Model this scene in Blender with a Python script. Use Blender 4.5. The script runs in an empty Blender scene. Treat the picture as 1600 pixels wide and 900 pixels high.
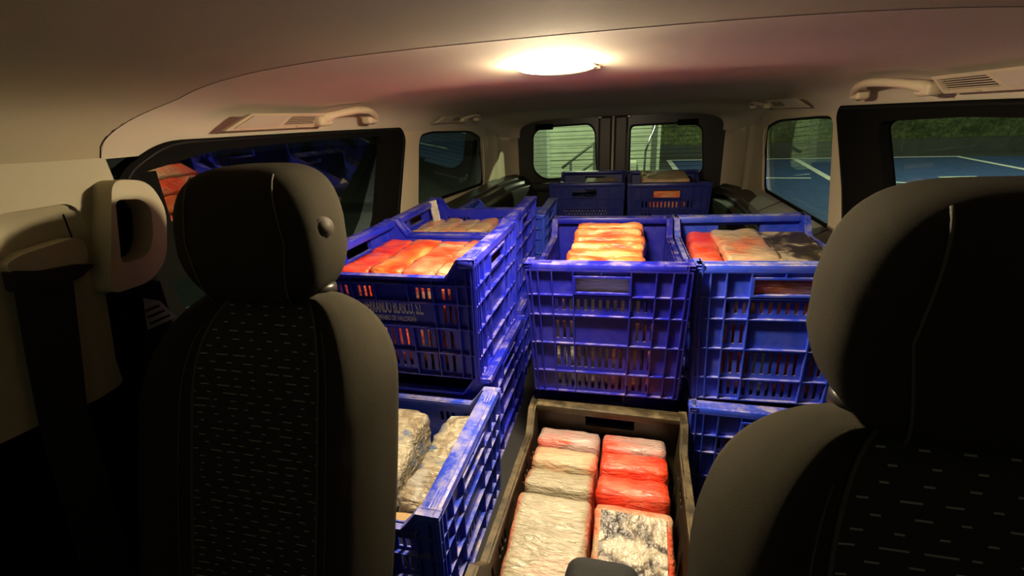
import bpy, bmesh, math, random
from mathutils import Vector, Matrix, noise
from mathutils.geometry import tessellate_polygon
random.seed(7)
ORD = ('leftmost', 'second from left', 'third from left', 'fourth from left', 'fifth from left', 'sixth from left')
SC = bpy.context.scene
COL = SC.collection
PI = math.pi

# ------------------------------------------------------------------ camera, world, lights, exposure
TH, PT, RL = math.radians(14.5), math.radians(20.0), math.radians(-2.9)
F = Vector((-math.sin(TH)*math.cos(PT), math.cos(TH)*math.cos(PT), -math.sin(PT)))
RT = Vector((math.cos(TH), math.sin(TH), 0)); UP = RT.cross(F)
R2 = RT*math.cos(RL)+UP*math.sin(RL); U2 = UP*math.cos(RL)-RT*math.sin(RL)
cd = bpy.data.cameras.new('camera'); cam = bpy.data.objects.new('camera', cd); COL.objects.link(cam)
cd.sensor_fit = 'HORIZONTAL'; cd.sensor_width = 36; cd.lens = 730*36/1600; cd.clip_start = .02; cd.clip_end = 200
M = Matrix((R2, U2, -F)).transposed().to_4x4(); M.translation = Vector((.09, 0, 1.06)); cam.matrix_world = M
SC.camera = cam

w = bpy.data.worlds.new('night_sky'); SC.world = w; w.use_nodes = True
bg = w.node_tree.nodes['Background']; bg.inputs[0].default_value = (.55, .62, .42, 1); bg.inputs[1].default_value = .02

def point_lamp(name, loc, e, col, r):
    l = bpy.data.lights.new(name, 'POINT'); l.energy = e; l.color = col; l.shadow_soft_size = r
    o = bpy.data.objects.new(name, l); COL.objects.link(o); o.location = loc
point_lamp('street_light', (7.5, 9.0, 5.2), 4200, (1, 1, .78), .2)
point_lamp('building_light', (-.6, 5.6, 3.4), 850, (.92, 1, .70), .15)
LAMP_E = 960.0
wl_ = bpy.data.lights.new('windscreen_fill_light', 'AREA'); wl_.shape = 'RECTANGLE'; wl_.size = 1.35; wl_.size_y = .6; wl_.energy = .55; wl_.color = (1, .93, .66)  # added soft fill from the windscreen side, lifts crate fronts and slots
wo_ = bpy.data.objects.new('windscreen_fill_light', wl_); COL.objects.link(wo_); wo_.location = (0, -1.0, 1.0); wo_.rotation_euler = (math.radians(80), 0, 0)

vs = SC.view_settings
SC.display_settings.display_device = 'sRGB'
vs.view_transform = 'Standard'; vs.look = 'None'; vs.gamma = 1; vs.use_curve_mapping = False
vs.exposure = 0.0

# ------------------------------------------------------------------ materials
def nt(name):
    m = bpy.data.materials.new(name); m.use_nodes = True
    return m, m.node_tree.nodes, m.node_tree.links, m.node_tree.nodes['Principled BSDF']
def N(ns, t, **k):
    n = ns.new(t)
    for a, b in k.items():
        if a.startswith('i_'):
            n.inputs[int(a[2:])].default_value = b
        else:
            setattr(n, a, b)
    return n
def coords(ns, lk, scale=(1, 1, 1), rnd=True):
    tc = ns.new('ShaderNodeTexCoord'); mp = ns.new('ShaderNodeMapping'); mp.inputs['Scale'].default_value = scale
    lk.new(tc.outputs['Object'], mp.inputs[0])
    if rnd:
        oi = ns.new('ShaderNodeObjectInfo'); mu = N(ns, 'ShaderNodeMath', operation='MULTIPLY'); mu.inputs[1].default_value = 37.0
        lk.new(oi.outputs['Random'], mu.inputs[0]); lk.new(mu.outputs[0], mp.inputs['Location'])
    return mp
def ramp(ns, lk, src, stops):
    r = ns.new('ShaderNodeValToRGB'); e = r.color_ramp.elements
    while len(e) < len(stops): e.new(.5)
    for k, (p, c) in enumerate(stops):
        e[k].position = p; e[k].color = (*c, 1) if len(c) == 3 else c
    lk.new(src, r.inputs[0]); return r
def bump(ns, lk, src, strength, dist, bs):
    b = ns.new('ShaderNodeBump'); b.inputs['Strength'].default_value = strength; b.inputs['Distance'].default_value = dist
    lk.new(src, b.inputs['Height']); lk.new(b.outputs[0], bs.inputs['Normal']); return b

def plain(name, col, rough=.5, metal=0, grain=0, gs=400, coat=0, var=.0, spec=.5):
    m, ns, lk, bs = nt(name)
    bs.inputs['Base Color'].default_value = (*col, 1); bs.inputs['Roughness'].default_value = rough; bs.inputs['Metallic'].default_value = metal
    bs.inputs['Coat Weight'].default_value = coat; bs.inputs['Specular IOR Level'].default_value = spec
    mp = coords(ns, lk)
    if grain:
        n = N(ns, 'ShaderNodeTexNoise'); n.inputs['Scale'].default_value = gs; n.inputs['Detail'].default_value = 3
        lk.new(mp.outputs[0], n.inputs['Vector']); bump(ns, lk, n.outputs[0], grain, .002, bs)
    if var:
        n = N(ns, 'ShaderNodeTexNoise'); n.inputs['Scale'].default_value = 6; n.inputs['Detail'].default_value = 5
        lk.new(mp.outputs[0], n.inputs['Vector'])
        r = ramp(ns, lk, n.outputs[0], [(.3, tuple(c*(1-var) for c in col)), (.7, tuple(min(1, c*(1+var)) for c in col))])
        lk.new(r.outputs[0], bs.inputs['Base Color'])
    return m

def crate_plastic(name, col, dirt, amount, rough=.38):
    """moulded plastic with dusty dirt on what faces up"""
    m, ns, lk, bs = nt(name)
    mp = coords(ns, lk)
    n = N(ns, 'ShaderNodeTexNoise'); n.inputs['Scale'].default_value = 18; n.inputs['Detail'].default_value = 8; n.inputs['Roughness'].default_value = .75
    lk.new(mp.outputs[0], n.inputs['Vector'])
    d = ramp(ns, lk, n.outputs[0], [(.50-.1*amount, (0, 0, 0)), (.68, (1, 1, 1))])
    ge = ns.new('ShaderNodeNewGeometry'); sp = ns.new('ShaderNodeSeparateXYZ'); lk.new(ge.outputs['Normal'], sp.inputs[0])
    up = ramp(ns, lk, sp.outputs['Z'], [(.3, (.12,)*3), (.8, (1, 1, 1))])
    mu = N(ns, 'ShaderNodeMath', operation='MULTIPLY'); lk.new(d.outputs[0], mu.inputs[0]); lk.new(up.outputs[0], mu.inputs[1])
    mu2 = N(ns, 'ShaderNodeMath', operation='MULTIPLY'); lk.new(mu.outputs[0], mu2.inputs[0]); mu2.inputs[1].default_value = amount
    n2 = N(ns, 'ShaderNodeTexNoise'); n2.inputs['Scale'].default_value = 5; lk.new(mp.outputs[0], n2.inputs['Vector'])
    base = ramp(ns, lk, n2.outputs[0], [(.3, tuple(c*.85 for c in col)), (.7, tuple(c*1.12 for c in col))])
    mx = N(ns, 'ShaderNodeMix', data_type='RGBA'); lk.new(mu2.outputs[0], mx.inputs[0]); lk.new(base.outputs[0], mx.inputs[6]); mx.inputs[7].default_value = (*dirt, 1)
    lk.new(mx.outputs[2], bs.inputs['Base Color'])
    rr = N(ns, 'ShaderNodeMath', operation='MULTIPLY_ADD'); lk.new(mu2.outputs[0], rr.inputs[0]); rr.inputs[1].default_value = .4; rr.inputs[2].default_value = rough
    lk.new(rr.outputs[0], bs.inputs['Roughness'])
    bump(ns, lk, n.outputs[0], .12, .002, bs)
    return m

def wrap(name, cols, stretch=(1, 1, 1), rough=.3, scale=9, crinkle=.55, edge=None):
    """shrink film over coloured tape: patches of colour, creased clear film on top"""
    m, ns, lk, bs = nt(name)
    mp = coords(ns, lk, stretch)
    n = N(ns, 'ShaderNodeTexNoise'); n.inputs['Scale'].default_value = scale; n.inputs['Detail'].default_value = 6; n.inputs['Distortion'].default_value = .6
    lk.new(mp.outputs[0], n.inputs['Vector'])
    k = len(cols)
    r = ramp(ns, lk, n.outputs[0], [(.34+.32*i/max(1, k-1), c) for i, c in enumerate(cols)])
    lk.new(r.outputs[0], bs.inputs['Base Color'])
    if edge:      # coloured tape showing along the two long edges
        tc = ns.new('ShaderNodeTexCoord'); sx = ns.new('ShaderNodeSeparateXYZ'); lk.new(tc.outputs['Generated'], sx.inputs[0])
        a = N(ns, 'ShaderNodeMath', operation='SUBTRACT'); lk.new(sx.outputs[0], a.inputs[0]); a.inputs[1].default_value = .5
        b = N(ns, 'ShaderNodeMath', operation='ABSOLUTE'); lk.new(a.outputs[0], b.inputs[0])
        c = N(ns, 'ShaderNodeMath', operation='MULTIPLY_ADD'); lk.new(n.outputs[0], c.inputs[0]); c.inputs[1].default_value = .22; lk.new(b.outputs[0], c.inputs[2])
        er = ramp(ns, lk, c.outputs[0], [(.525, (0, 0, 0)), (.60, (.85,)*3)])
        mx = N(ns, 'ShaderNodeMix', data_type='RGBA'); lk.new(er.outputs[0], mx.inputs[0]); lk.new(r.outputs[0], mx.inputs[6]); mx.inputs[7].default_value = (*edge, 1)
        lk.new(mx.outputs[2], bs.inputs['Base Color'])
    bs.inputs['Roughness'].default_value = rough
    bs.inputs['Coat Weight'].default_value = 1; bs.inputs['Coat Roughness'].default_value = .07; bs.inputs['Coat IOR'].default_value = 1.65
    mp2 = coords(ns, lk, (.45, 1.5, 1.5))
    v = N(ns, 'ShaderNodeTexVoronoi', feature='DISTANCE_TO_EDGE'); v.inputs['Scale'].default_value = 42
    n3 = N(ns, 'ShaderNodeTexNoise'); n3.inputs['Scale'].default_value = 48; n3.inputs['Detail'].default_value = 6; n3.inputs['Distortion'].default_value = 2.2
    lk.new(mp2.outputs[0], v.inputs['Vector']); lk.new(mp2.outputs[0], n3.inputs['Vector'])
    ad = N(ns, 'ShaderNodeMath', operation='ADD'); lk.new(v.outputs[0], ad.inputs[0]); lk.new(n3.outputs[0], ad.inputs[1])
    b = bump(ns, lk, ad.outputs[0], crinkle, .008, bs)
    n4 = N(ns, 'ShaderNodeTexNoise'); n4.inputs['Scale'].default_value = 85; n4.inputs['Detail'].default_value = 3; n4.inputs['Distortion'].default_value = 1.5; lk.new(mp2.outputs[0], n4.inputs['Vector'])
    b2 = ns.new('ShaderNodeBump'); b2.inputs['Strength'].default_value = .8; b2.inputs['Distance'].default_value = .006; lk.new(n4.outputs[0], b2.inputs['Height']); lk.new(b.outputs[0], b2.inputs['Normal']); lk.new(b2.outputs[0], bs.inputs['Coat Normal'])
    return m

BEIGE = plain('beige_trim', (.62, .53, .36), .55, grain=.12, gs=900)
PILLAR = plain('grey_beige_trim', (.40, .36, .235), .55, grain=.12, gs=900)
FELT = plain('front_headliner_felt', (.38, .335, .23), .95, grain=.25, gs=1400)
CLOTH = plain('headliner_felt', (.54, .48, .37), .95, grain=.25, gs=1400)
BLACK = plain('black_trim', (.006, .006, .0055), .85, grain=.15, gs=600, spec=.04)
GLOSSB = plain('satin_black_trim', (.022, .021, .018), .32, grain=.08)
RUBBER = plain('rubber_seal', (.006, .006, .006), .6, spec=.2)
GREYS = plain('grey_sill', (.30, .31, .28), .5, var=.12)
STILE = plain('door_stile', (.045, .038, .028), .38, grain=.1)
WEB = plain('belt_webbing', (.006, .006, .006), .8, grain=.4, gs=1200)
STEEL = plain('steel', (.6, .6, .58), .25, 1)
KNIT = plain('seat_fabric', (.028, .025, .016), .95, grain=.5, gs=1500, spec=.15)
SEAM = plain('seam_thread', (.07, .065, .05), .8)
BUTTON = plain('grey_button', (.06, .053, .04), .6, spec=.2)
FLOORM = plain('floor_mat', (.02, .02, .02), .85, grain=.3, gs=300)
BLUE = crate_plastic('blue_plastic', (.012, .020, .52), (.55, .47, .36), .55)
BLUEL = crate_plastic('light_blue_plastic', (.022, .06, .62), (.62, .55, .42), .75)
DEEP = crate_plastic('deep_blue_plastic', (.008, .010, .32), (.5, .42, .3), .45)
NAVY = crate_plastic('navy_plastic', (.010, .018, .20), (.4, .35, .27), .4)
BROWN = crate_plastic('brown_plastic', (.032, .024, .012), (.20, .15, .07), .8, .45)
WHITEP = plain('white_print', (.75, .75, .72), .5)
RED = (.86, .062, .018); ORANGE = (.85, .22, .05); CREAM = (.60, .44, .27); BEI = (.42, .37, .25); MAUVE = (.45, .30, .27); PALE = (.80, .74, .62)
W_ORANGE = wrap('orange_film', [RED, ORANGE, (.85, .42, .16)], (1, 1, 3))
W_RED = wrap('red_film', [(.80, .03, .01), RED, (.85, .16, .08)], (1, 2, 1))
W_REDC = wrap('red_cream_film', [RED, (.8, .2, .1), CREAM], (1, 2, 2))
W_CREAM = wrap('cream_film', [(.72, .22, .12), CREAM, BEI], (1, 1.5, 1.5), scale=7, edge=(.75, .15, .08))
W_BEIGE = wrap('beige_film', [(.60, .40, .28), BEI, (.34, .305, .20), (.39, .345, .23)], (1, 1, 1), scale=6, edge=(.70, .12, .07))
W_MAUVE = wrap('mauve_film', [RED, MAUVE, (.50, .36, .33)], (1, 2, 3), scale=6)
W_SILVER = wrap('silver_film', [(.07, .17, .40), (.34, .31, .24), (.52, .46, .33), (.26, .20, .11), (.5, .48, .42)], (1, 1, 1), scale=14, crinkle=1.0)
W_PALE = wrap('pale_film', [(.58, .48, .40), PALE, (.78, .73, .64)], (2, 1, 1), scale=8)
W_TAN = wrap('tan_film', [(.66, .26, .12), (.62, .44, .24), (.50, .40, .22)], (2, 1, 1), scale=11)
W_CLEAR = wrap('clear_scrap', [(.55, .50, .42), (.70, .66, .58)], rough=.2)
CARD = plain('cardboard', (.42, .28, .13), .8, var=.15)

def print_mat():
    m, ns, lk, bs = nt('printed_sheet')
    mp = coords(ns, lk, (1, 1, 1))
    n = N(ns, 'ShaderNodeTexNoise'); n.inputs['Scale'].default_value = 16; n.inputs['Detail'].default_value = 3; n.inputs['Distortion'].default_value = 1.1
    lk.new(mp.outputs[0], n.inputs['Vector'])
    r = ramp(ns, lk, n.outputs[0], [(.44, (.035, .028, .022)), (.53, (.17, .14, .10)), (.58, (.44, .38, .27)), (.7, (.50, .44, .32))])
    lk.new(r.outputs[0], bs.inputs['Base Color']); bs.inputs['Roughness'].default_value = .45; bs.inputs['Coat Weight'].default_value = .5; bs.inputs['Coat Roughness'].default_value = .22
    n3 = N(ns, 'ShaderNodeTexNoise'); n3.inputs['Scale'].default_value = 60; n3.inputs['Detail'].default_value = 4; lk.new(mp.outputs[0], n3.inputs['Vector'])
    b = bump(ns, lk, n3.outputs[0], .9, .008, bs); lk.new(b.outputs[0], bs.inputs['Coat Normal'])
    return m
PRINT = print_mat()

def dash_fabric():
    m, ns, lk, bs = nt('dash_fabric')
    tc = ns.new('ShaderNodeTexCoord'); sp = ns.new('ShaderNodeSeparateXYZ'); lk.new(tc.outputs['Object'], sp.inputs[0])
    def mth(op, a, b=None, c=None):
        n = N(ns, 'ShaderNodeMath', operation=op)
        for i, q in enumerate((a, b, c)):
            if q is None: continue
            if isinstance(q, (int, float)): n.inputs[i].default_value = q
            else: lk.new(q, n.inputs[i])
        return n.outputs[0]
    zr = mth('DIVIDE', sp.outputs['Z'], .0125); row = mth('FLOOR', zr); fz = mth('FRACT', zr)
    wn = N(ns, 'ShaderNodeTexWhiteNoise', noise_dimensions='1D'); lk.new(row, wn.inputs['W'])
    xo = mth('MULTIPLY_ADD', sp.outputs['X'], 1/.036, mth('MULTIPLY', wn.outputs[0], 1.0))
    cell = mth('FLOOR', xo); fx = mth('FRACT', xo)
    cv = ns.new('ShaderNodeCombineXYZ'); lk.new(cell, cv.inputs[0]); lk.new(row, cv.inputs[1])
    w2 = N(ns, 'ShaderNodeTexWhiteNoise', noise_dimensions='2D'); lk.new(cv.outputs[0], w2.inputs['Vector'])
    ln = mth('MULTIPLY_ADD', mth('POWER', w2.outputs[0], 3.0), .55, .22)
    on = mth('MULTIPLY', mth('LESS_THAN', fx, ln), mth('LESS_THAN', fz, .13))
    mx = N(ns, 'ShaderNodeMix', data_type='RGBA'); lk.new(on, mx.inputs[0])
    mx.inputs[6].default_value = (.022, .021, .017, 1); mx.inputs[7].default_value = (.34, .33, .28, 1)
    lk.new(mx.outputs[2], bs.inputs['Base Color']); bs.inputs['Roughness'].default_value = .9
    n = N(ns, 'ShaderNodeTexNoise'); n.inputs['Scale'].default_value = 1300; lk.new(tc.outputs['Object'], n.inputs['Vector'])
    bump(ns, lk, n.outputs[0], .4, .002, bs)
    return m
DASH = dash_fabric()

def glass(name, tint, gloss=.65, ior=1.5):
    m = bpy.data.materials.new(name); m.use_nodes = True; ns, lk = m.node_tree.nodes, m.node_tree.links
    ns.clear(); out = ns.new('ShaderNodeOutputMaterial')
    t = ns.new('ShaderNodeBsdfTransparent'); t.inputs[0].default_value = (*tint, 1)
    g = ns.new('ShaderNodeBsdfGlossy'); g.inputs['Roughness'].default_value = .01; g.inputs[0].default_value = (gloss, gloss, gloss*.96, 1)
    fr = ns.new('ShaderNodeFresnel'); ge = ns.new('ShaderNodeNewGeometry')   # thin pane: same reflectance from either face
    io = N(ns, 'ShaderNodeMix', data_type='FLOAT'); io.inputs[2].default_value = ior; io.inputs[3].default_value = 1/ior
    lk.new(ge.outputs['Backfacing'], io.inputs[0]); lk.new(io.outputs[0], fr.inputs[0])
    mx = ns.new('ShaderNodeMixShader'); lk.new(fr.outputs[0], mx.inputs[0]); lk.new(t.outputs[0], mx.inputs[1]); lk.new(g.outputs[0], mx.inputs[2])
    lk.new(mx.outputs[0], out.inputs[0]); return m
GLASS = glass('tinted_glass', (.68, .74, .64)); GLASSL = glass('film_tinted_glass', (.42, .47, .42), .95, 2.3); GLASSR = glass('rear_glass', (.85, .92, .80))

def emit(name, col, s):
    m = bpy.data.materials.new(name); m.use_nodes = True; ns, lk = m.node_tree.nodes, m.node_tree.links
    ns.clear(); out = ns.new('ShaderNodeOutputMaterial'); e = ns.new('ShaderNodeEmission'); e.inputs[0].default_value = (*col, 1); e.inputs[1].default_value = s
    lk.new(e.outputs[0], out.inputs[0]); return m
LENS = emit('lit_lens', (1, .80, .52), LAMP_E)
CLEARLENS = plain('unlit_lens', (.75, .68, .55), .2, coat=.6)

# ------------------------------------------------------------------ object helpers
def mk(name, verts, faces, mat, parent=None, smooth=False, loc=None):
    me = bpy.data.meshes.new(name); me.from_pydata([tuple(v) for v in verts], [], faces); me.update()
    bm = bmesh.new(); bm.from_mesh(me); bmesh.ops.recalc_face_normals(bm, faces=bm.faces); bm.to_mesh(me); bm.free()
    if smooth:
        for p in me.polygons: p.use_smooth = True
        if smooth == 2: me.set_sharp_from_angle(angle=math.radians(38))
    me.materials.append(mat)
    o = bpy.data.objects.new(name, me); COL.objects.link(o)
    if parent: o.parent = parent
    if loc is not None: o.location = loc
    return o
def mkbm(name, bm, mat, parent=None, smooth=False):
    bmesh.ops.recalc_face_normals(bm, faces=bm.faces)
    me = bpy.data.meshes.new(name); bm.to_mesh(me); bm.free()
    if smooth:
        for p in me.polygons: p.use_smooth = True
        me.set_sharp_from_angle(angle=math.radians(38))
    me.materials.append(mat); o = bpy.data.objects.new(name, me); COL.objects.link(o)
    if parent: o.parent = parent
    return o
def tag(o, label, cat, group=None):
    o['label'] = label; o['category'] = cat
    if group: o['group'] = group
    return o
def thing(name, label, cat, loc=(0, 0, 0), rz=0, group=None, ry=0):
    o = bpy.data.objects.new(name, None); COL.objects.link(o); o.location = loc; o.rotation_euler = (0, ry, rz); o.empty_display_size = .05
    return tag(o, label, cat, group)
def struct(o):
    o['kind'] = 'structure'; return o
def dup(root, loc, rz, label, group=None, ry=0):
    r = root.copy(); COL.objects.link(r); r.location = loc; r.rotation_euler = (0, ry, rz); r['label'] = label
    if group: r['group'] = group
    elif 'group' in r: del r['group']
    for ch in list(root.children):
        c = ch.copy(); COL.objects.link(c); c.parent = r
        for g in list(ch.children):
            d = g.copy(); COL.objects.link(d); d.parent = c
    return r
class MB:
    def __init__(s): s.v = []; s.f = []
    def box(s, x0, x1, y0, y1, z0, z1, P=None):
        b = len(s.v); P = P or (lambda x, y, z: (x, y, z))
        for z in (z0, z1):
            for (x, y) in ((x0, y0), (x1, y0), (x1, y1), (x0, y1)): s.v.append(P(x, y, z))
        for q in ((3, 2, 1, 0), (4, 5, 6, 7), (0, 1, 5, 4), (1, 2, 6, 5), (2, 3, 7, 6), (3, 0, 4, 7)): s.f.append(tuple(b+i for i in q))
        return s
    def tube(s, pts, r, n=8, closed=False):
        pts = [Vector(p) for p in pts]; k = len(pts); b = len(s.v); up = None
        for i, p in enumerate(pts):
            if closed: t = pts[(i+1) % k]-pts[i-1]
            else: t = pts[min(i+1, k-1)]-pts[max(i-1, 0)]
            t.normalize()
            if up is None: up = Vector((0, 0, 1)) if abs(t.z) < .9 else Vector((1, 0, 0))
            a = t.cross(up).normalized(); c = a.cross(t).normalized(); up = c
            rr = r[i] if isinstance(r, (list, tuple)) else r
            for j in range(n):
                an = 2*PI*j/n; s.v.append(p+a*math.cos(an)*rr+c*math.sin(an)*rr)
        for i in range(k if closed else k-1):
            i2 = (i+1) % k
            for j in range(n):
                j2 = (j+1) % n; s.f.append((b+i*n+j, b+i*n+j2, b+i2*n+j2, b+i2*n+j))
        if not closed:
            s.f.append(tuple(b+j for j in range(n))[::-1]); s.f.append(tuple(b+(k-1)*n+j for j in range(n)))
        return s
    def out(s, name, mat, parent=None, smooth=False): return mk(name, s.v, s.f, mat, parent, smooth)
def rbox(name, sx, sy, sz, r, mat, parent=None, loc=(0, 0, 0), seg=3, rot=None):
    bm = bmesh.new(); bmesh.ops.create_cube(bm, size=1)
    for v in bm.verts: v.co = Vector((v.co.x*sx, v.co.y*sy, v.co.z*sz))
    bmesh.ops.bevel(bm, geom=list(bm.edges), offset=r, segments=seg, affect='EDGES', profile=.5)
    o = mkbm(name, bm, mat, parent, True); o.location = loc
    if rot: o.rotation_euler = rot
    return o
def rrect(u0, u1, v0, v1, r, n=5):
    p = []
    for (cx, cy, a0) in ((u1-r, v1-r, 0), (u0+r, v1-r, 90), (u0+r, v0+r, 180), (u1-r, v0+r, 270)):
        for k in range(n+1):
            a = math.radians(a0+90*k/n); p.append((cx+r*math.cos(a), cy+r*math.sin(a)))
    return p
def rpoly(pts, r, n=5):
    """polygon with rounded corners"""
    out = []; k = len(pts)
    for i in range(k):
        p = Vector(pts[i]); a = Vector(pts[i-1])-p; b = Vector(pts[(i+1) % k])-p
        ri = r[i] if isinstance(r, (list, tuple)) else r
        ri = min(ri, a.length*.45, b.length*.45)
        if ri <= 0: out.append(tuple(p)); continue
        s, e = p+a.normalized()*ri, p+b.normalized()*ri
        for j in range(n+1):
            t = j/n; q = s*(1-t)**2+p*2*t*(1-t)+e*t*t; out.append(tuple(q))
    return out
def plate(name, outer, holes, P, th, mat, parent=None, smooth=False):
    """flat plate with holes; P(u,v,w) gives the point, w runs 0..th"""
    loops = [outer]+list(holes); flat = [p for l in loops for p in l]; n = len(flat)
    tris = tessellate_polygon([[Vector((a, b, 0)) for a, b in l] for l in loops])
    v = [P(a, b, 0) for a, b in flat]+[P(a, b, th) for a, b in flat]
    f = [tuple(t) for t in tris]+[tuple(i+n for i in t) for t in tris]
    o = 0
    for l in loops:
        k = len(l)
        for i in range(k):
            j = (i+1) % k; f.append((o+i, o+j, n+o+j, n+o+i))
        o += k
    return mk(name, v, f, mat, parent, smooth)
def grid(name, nu, nv, fn, mat, parent=None, smooth=True, closed_u=False):
    v = [fn(i/(nu if closed_u else nu-1), j/(nv-1)) for j in range(nv) for i in range(nu)]; f = []
    for j in range(nv-1):
        for i in range(nu if closed_u else nu-1):
            a = j*nu+i; b = j*nu+(i+1) % nu; f.append((a, b, b+nu, a+nu))
    return mk(name, v, f, mat, parent, smooth)

# ------------------------------------------------------------------ van shell
XW = .75                     # half width between the side trims
def interp(t, pts):
    if t <= pts[0][0]: return pts[0][1]
    for (a, b), (c, d) in zip(pts, pts[1:]):
        if t <= c:
            k = (t-a)/(c-a); k = k*k*(3-2*k); return b+(d-b)*k
    return pts[-1][1]
ZC = [(.3, 1.168), (.66, 1.162), (.92, 1.146), (1.18, 1.140), (1.45, 1.150), (2.0, 1.143), (2.8, 1.095), (3.2, 1.040)]
def half_w(y):
    if y < 2.78: return XW
    return .612+(XW-.612)*math.sqrt(max(0, 1-((y-2.78)/.43)**2))
def rail(y): return interp(y, [(2.6, 1.028), (3.2, .93)])
def section(y, s, inset=0, zc=None):
    """headliner cross-section, s in -1..1"""
    wd = half_w(y)-inset; z0 = rail(y); z1 = (zc or interp(y, ZC))-inset
    a = s*PI/2; n = 4.2
    x = wd*math.copysign(abs(math.sin(a))**(2/n), s); z = z0+(z1-z0)*abs(math.cos(a))**(2/n)
    return Vector((x, y, z))
struct(grid('ceiling', 61, 60, lambda u, v: section(.50+v*(3.215-.50), u*2-1), CLOTH))
def front_edge(s):
    # the front headliner panel ends in a seam that runs across and turns down along the pillars
    a = abs(s); return .665+.065*math.sin(min(1, a/.64)*PI/2) if a < .64 else .73-.125*((a-.64)/.36)**1.6
struct(grid('trim_1', 61, 10, lambda u, v: section(front_edge(u*2-1)-(1-v)*.9, u*2-1, .006), FELT))
# rolled lip of the front headliner panel
mb = MB(); mb.tube([section(front_edge(k/90-1), k/90-1, .004) for k in range(181)], .0026, 6)
struct(mb.out('trim_2', RUBBER, smooth=True))

struct(MB().box(-.8, .8, -.3, 3.25, -.04, 0).out('floor', FLOORM))
def PL(u, v, w_): return (-XW-w_, u, v)
def PR(u, v, w_): return (XW+w_, u, v)
# beige wall with the rear side window, both sides
W3L = rpoly([(1.86, 1.012), (2.00, 1.022), (2.56, 1.004), (2.755, .955), (2.725, .690), (1.775, .727)][::-1], [.04, .05, .06, .16, .08, .05])
W3R = rpoly([(1.88, 1.014), (2.02, 1.014), (2.56, .992), (2.765, .950), (2.640, .645), (1.76, .645)][::-1], [.04, .05, .06, .16, .08, .05])
OUTL = [(1.60, .30), (2.80, .30), (2.80, 1.06), (1.735, 1.06), (1.735, 1.0), (1.628, .745)]
OUTR = [(1.50, .30), (2.80, .30), (2.80, 1.06), (1.85, 1.06), (1.85, 1.02), (1.60, .66)]
struct(plate('wall_left', OUTL, [W3L], PL, .012, BEIGE)); struct(plate('wall_right', OUTR, [W3R], PR, .012, BEIGE))
def scaled(poly, k):
    cx = sum(p[0] for p in poly)/len(poly); cy = sum(p[1] for p in poly)/len(poly)
    return [(cx+(p[0]-cx)*k, cy+(p[1]-cy)*(k-(1-k)*1.2)) for p in poly]
for n_, (poly, P) in enumerate(((W3L, PL), (W3R, PR))):
    wn = struct(plate('window_%d' % (n_+1), scaled(poly, 1.02), [], lambda u, v, w_, P=P: P(u, v, .014+(1.02-v)*(.12 if P is PL else .04)+w_), .004, GLASS))
    struct(plate('rubber_seal', scaled(poly, 1.03), [scaled(poly, .965)], lambda u, v, w_, P=P: P(u, v, .010+w_), .005, RUBBER, wn))
# D pillars curving to the rear doors
for n_, sg in ((1, -1), (2, 1)):
    def dp(u, v, sg=sg):
        y = 2.70+u*.515; z = .60+v*.48
        x = half_w(y); x -= .010*math.exp(-((y-2.98)/.035)**2)
        zz = min(z, rail(y)+.01)
        return (sg*(x+.004), y, zz)
    struct(grid('trim_%d' % (n_+2), 40, 8, dp, BEIGE))
# lower black side trims with stepped ledges
for sg, zt, nm in ((-1, .685, 'trim_5'), (1, .645, 'trim_6')):
    prof = [(XW+.005, zt+.012), (XW-.02, zt), (XW-.05, zt-.006), (XW-.060, zt-.02), (XW-.085, zt-.028), (XW-.095, zt-.05), (XW-.125, zt-.06), (XW-.135, zt-.10), (XW-.14, .0)]
    if sg > 0: prof = [(XW+.005, zt-.03)]+[(a, b-.05) for a, b in prof[1:-1]]+[prof[-1]]
    def tr(u, v, sg=sg, prof=prof):
        i = min(len(prof)-1, round(v*(len(prof)-1))); y = 1.62+u*1.57
        x, z = prof[i]; x -= (XW-half_w(y))*.95
        return (sg*x, y, z)
    o = struct(grid(nm, 30, len(prof), tr, GLOSSB, smooth=2))
    m2 = o.modifiers.new('bevel', 'BEVEL'); m2.width = .004; m2.segments = 2
# pale grey ledge under the right rear window, with panel joints
o = struct(MB().out('trim_7', GREYS) if 0 else mk('trim_7', [(XW, 1.55, .655), (XW, 2.62, .652), (XW-.085, 2.50, .612), (XW-.10, 1.55, .605), (XW, 1.55, .60), (XW, 2.62, .60), (XW-.085, 2.50, .58), (XW-.10, 1.55, .58)],
            [(0, 1, 2, 3), (7, 6, 5, 4), (0, 3, 7, 4), (1, 5, 6, 2), (2, 6, 7, 3), (0, 4, 5, 1)], GREYS))
mb = MB()
for y in (1.75, 2.02, 2.3): mb.box(XW-.088, XW-.002, y, y+.004, -.004, .0006, lambda x, y, z: (x, y, .655-(XW-x)*.5+z))
struct(mb.out('joint', BLACK, o))

for nm, sg in (('trim_9', -1), ('trim_10', 1)):
    struct(MB().box(*sorted((sg*.815, sg*.83)), -.6, .62, -.02, 1.10).out(nm, BLACK))
    struct(MB().box(*sorted((sg*.755, sg*.80)), .62, 3.2, -.02, .32).out(nm.replace('9', '11').replace('10', '12'), BLACK))
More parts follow.
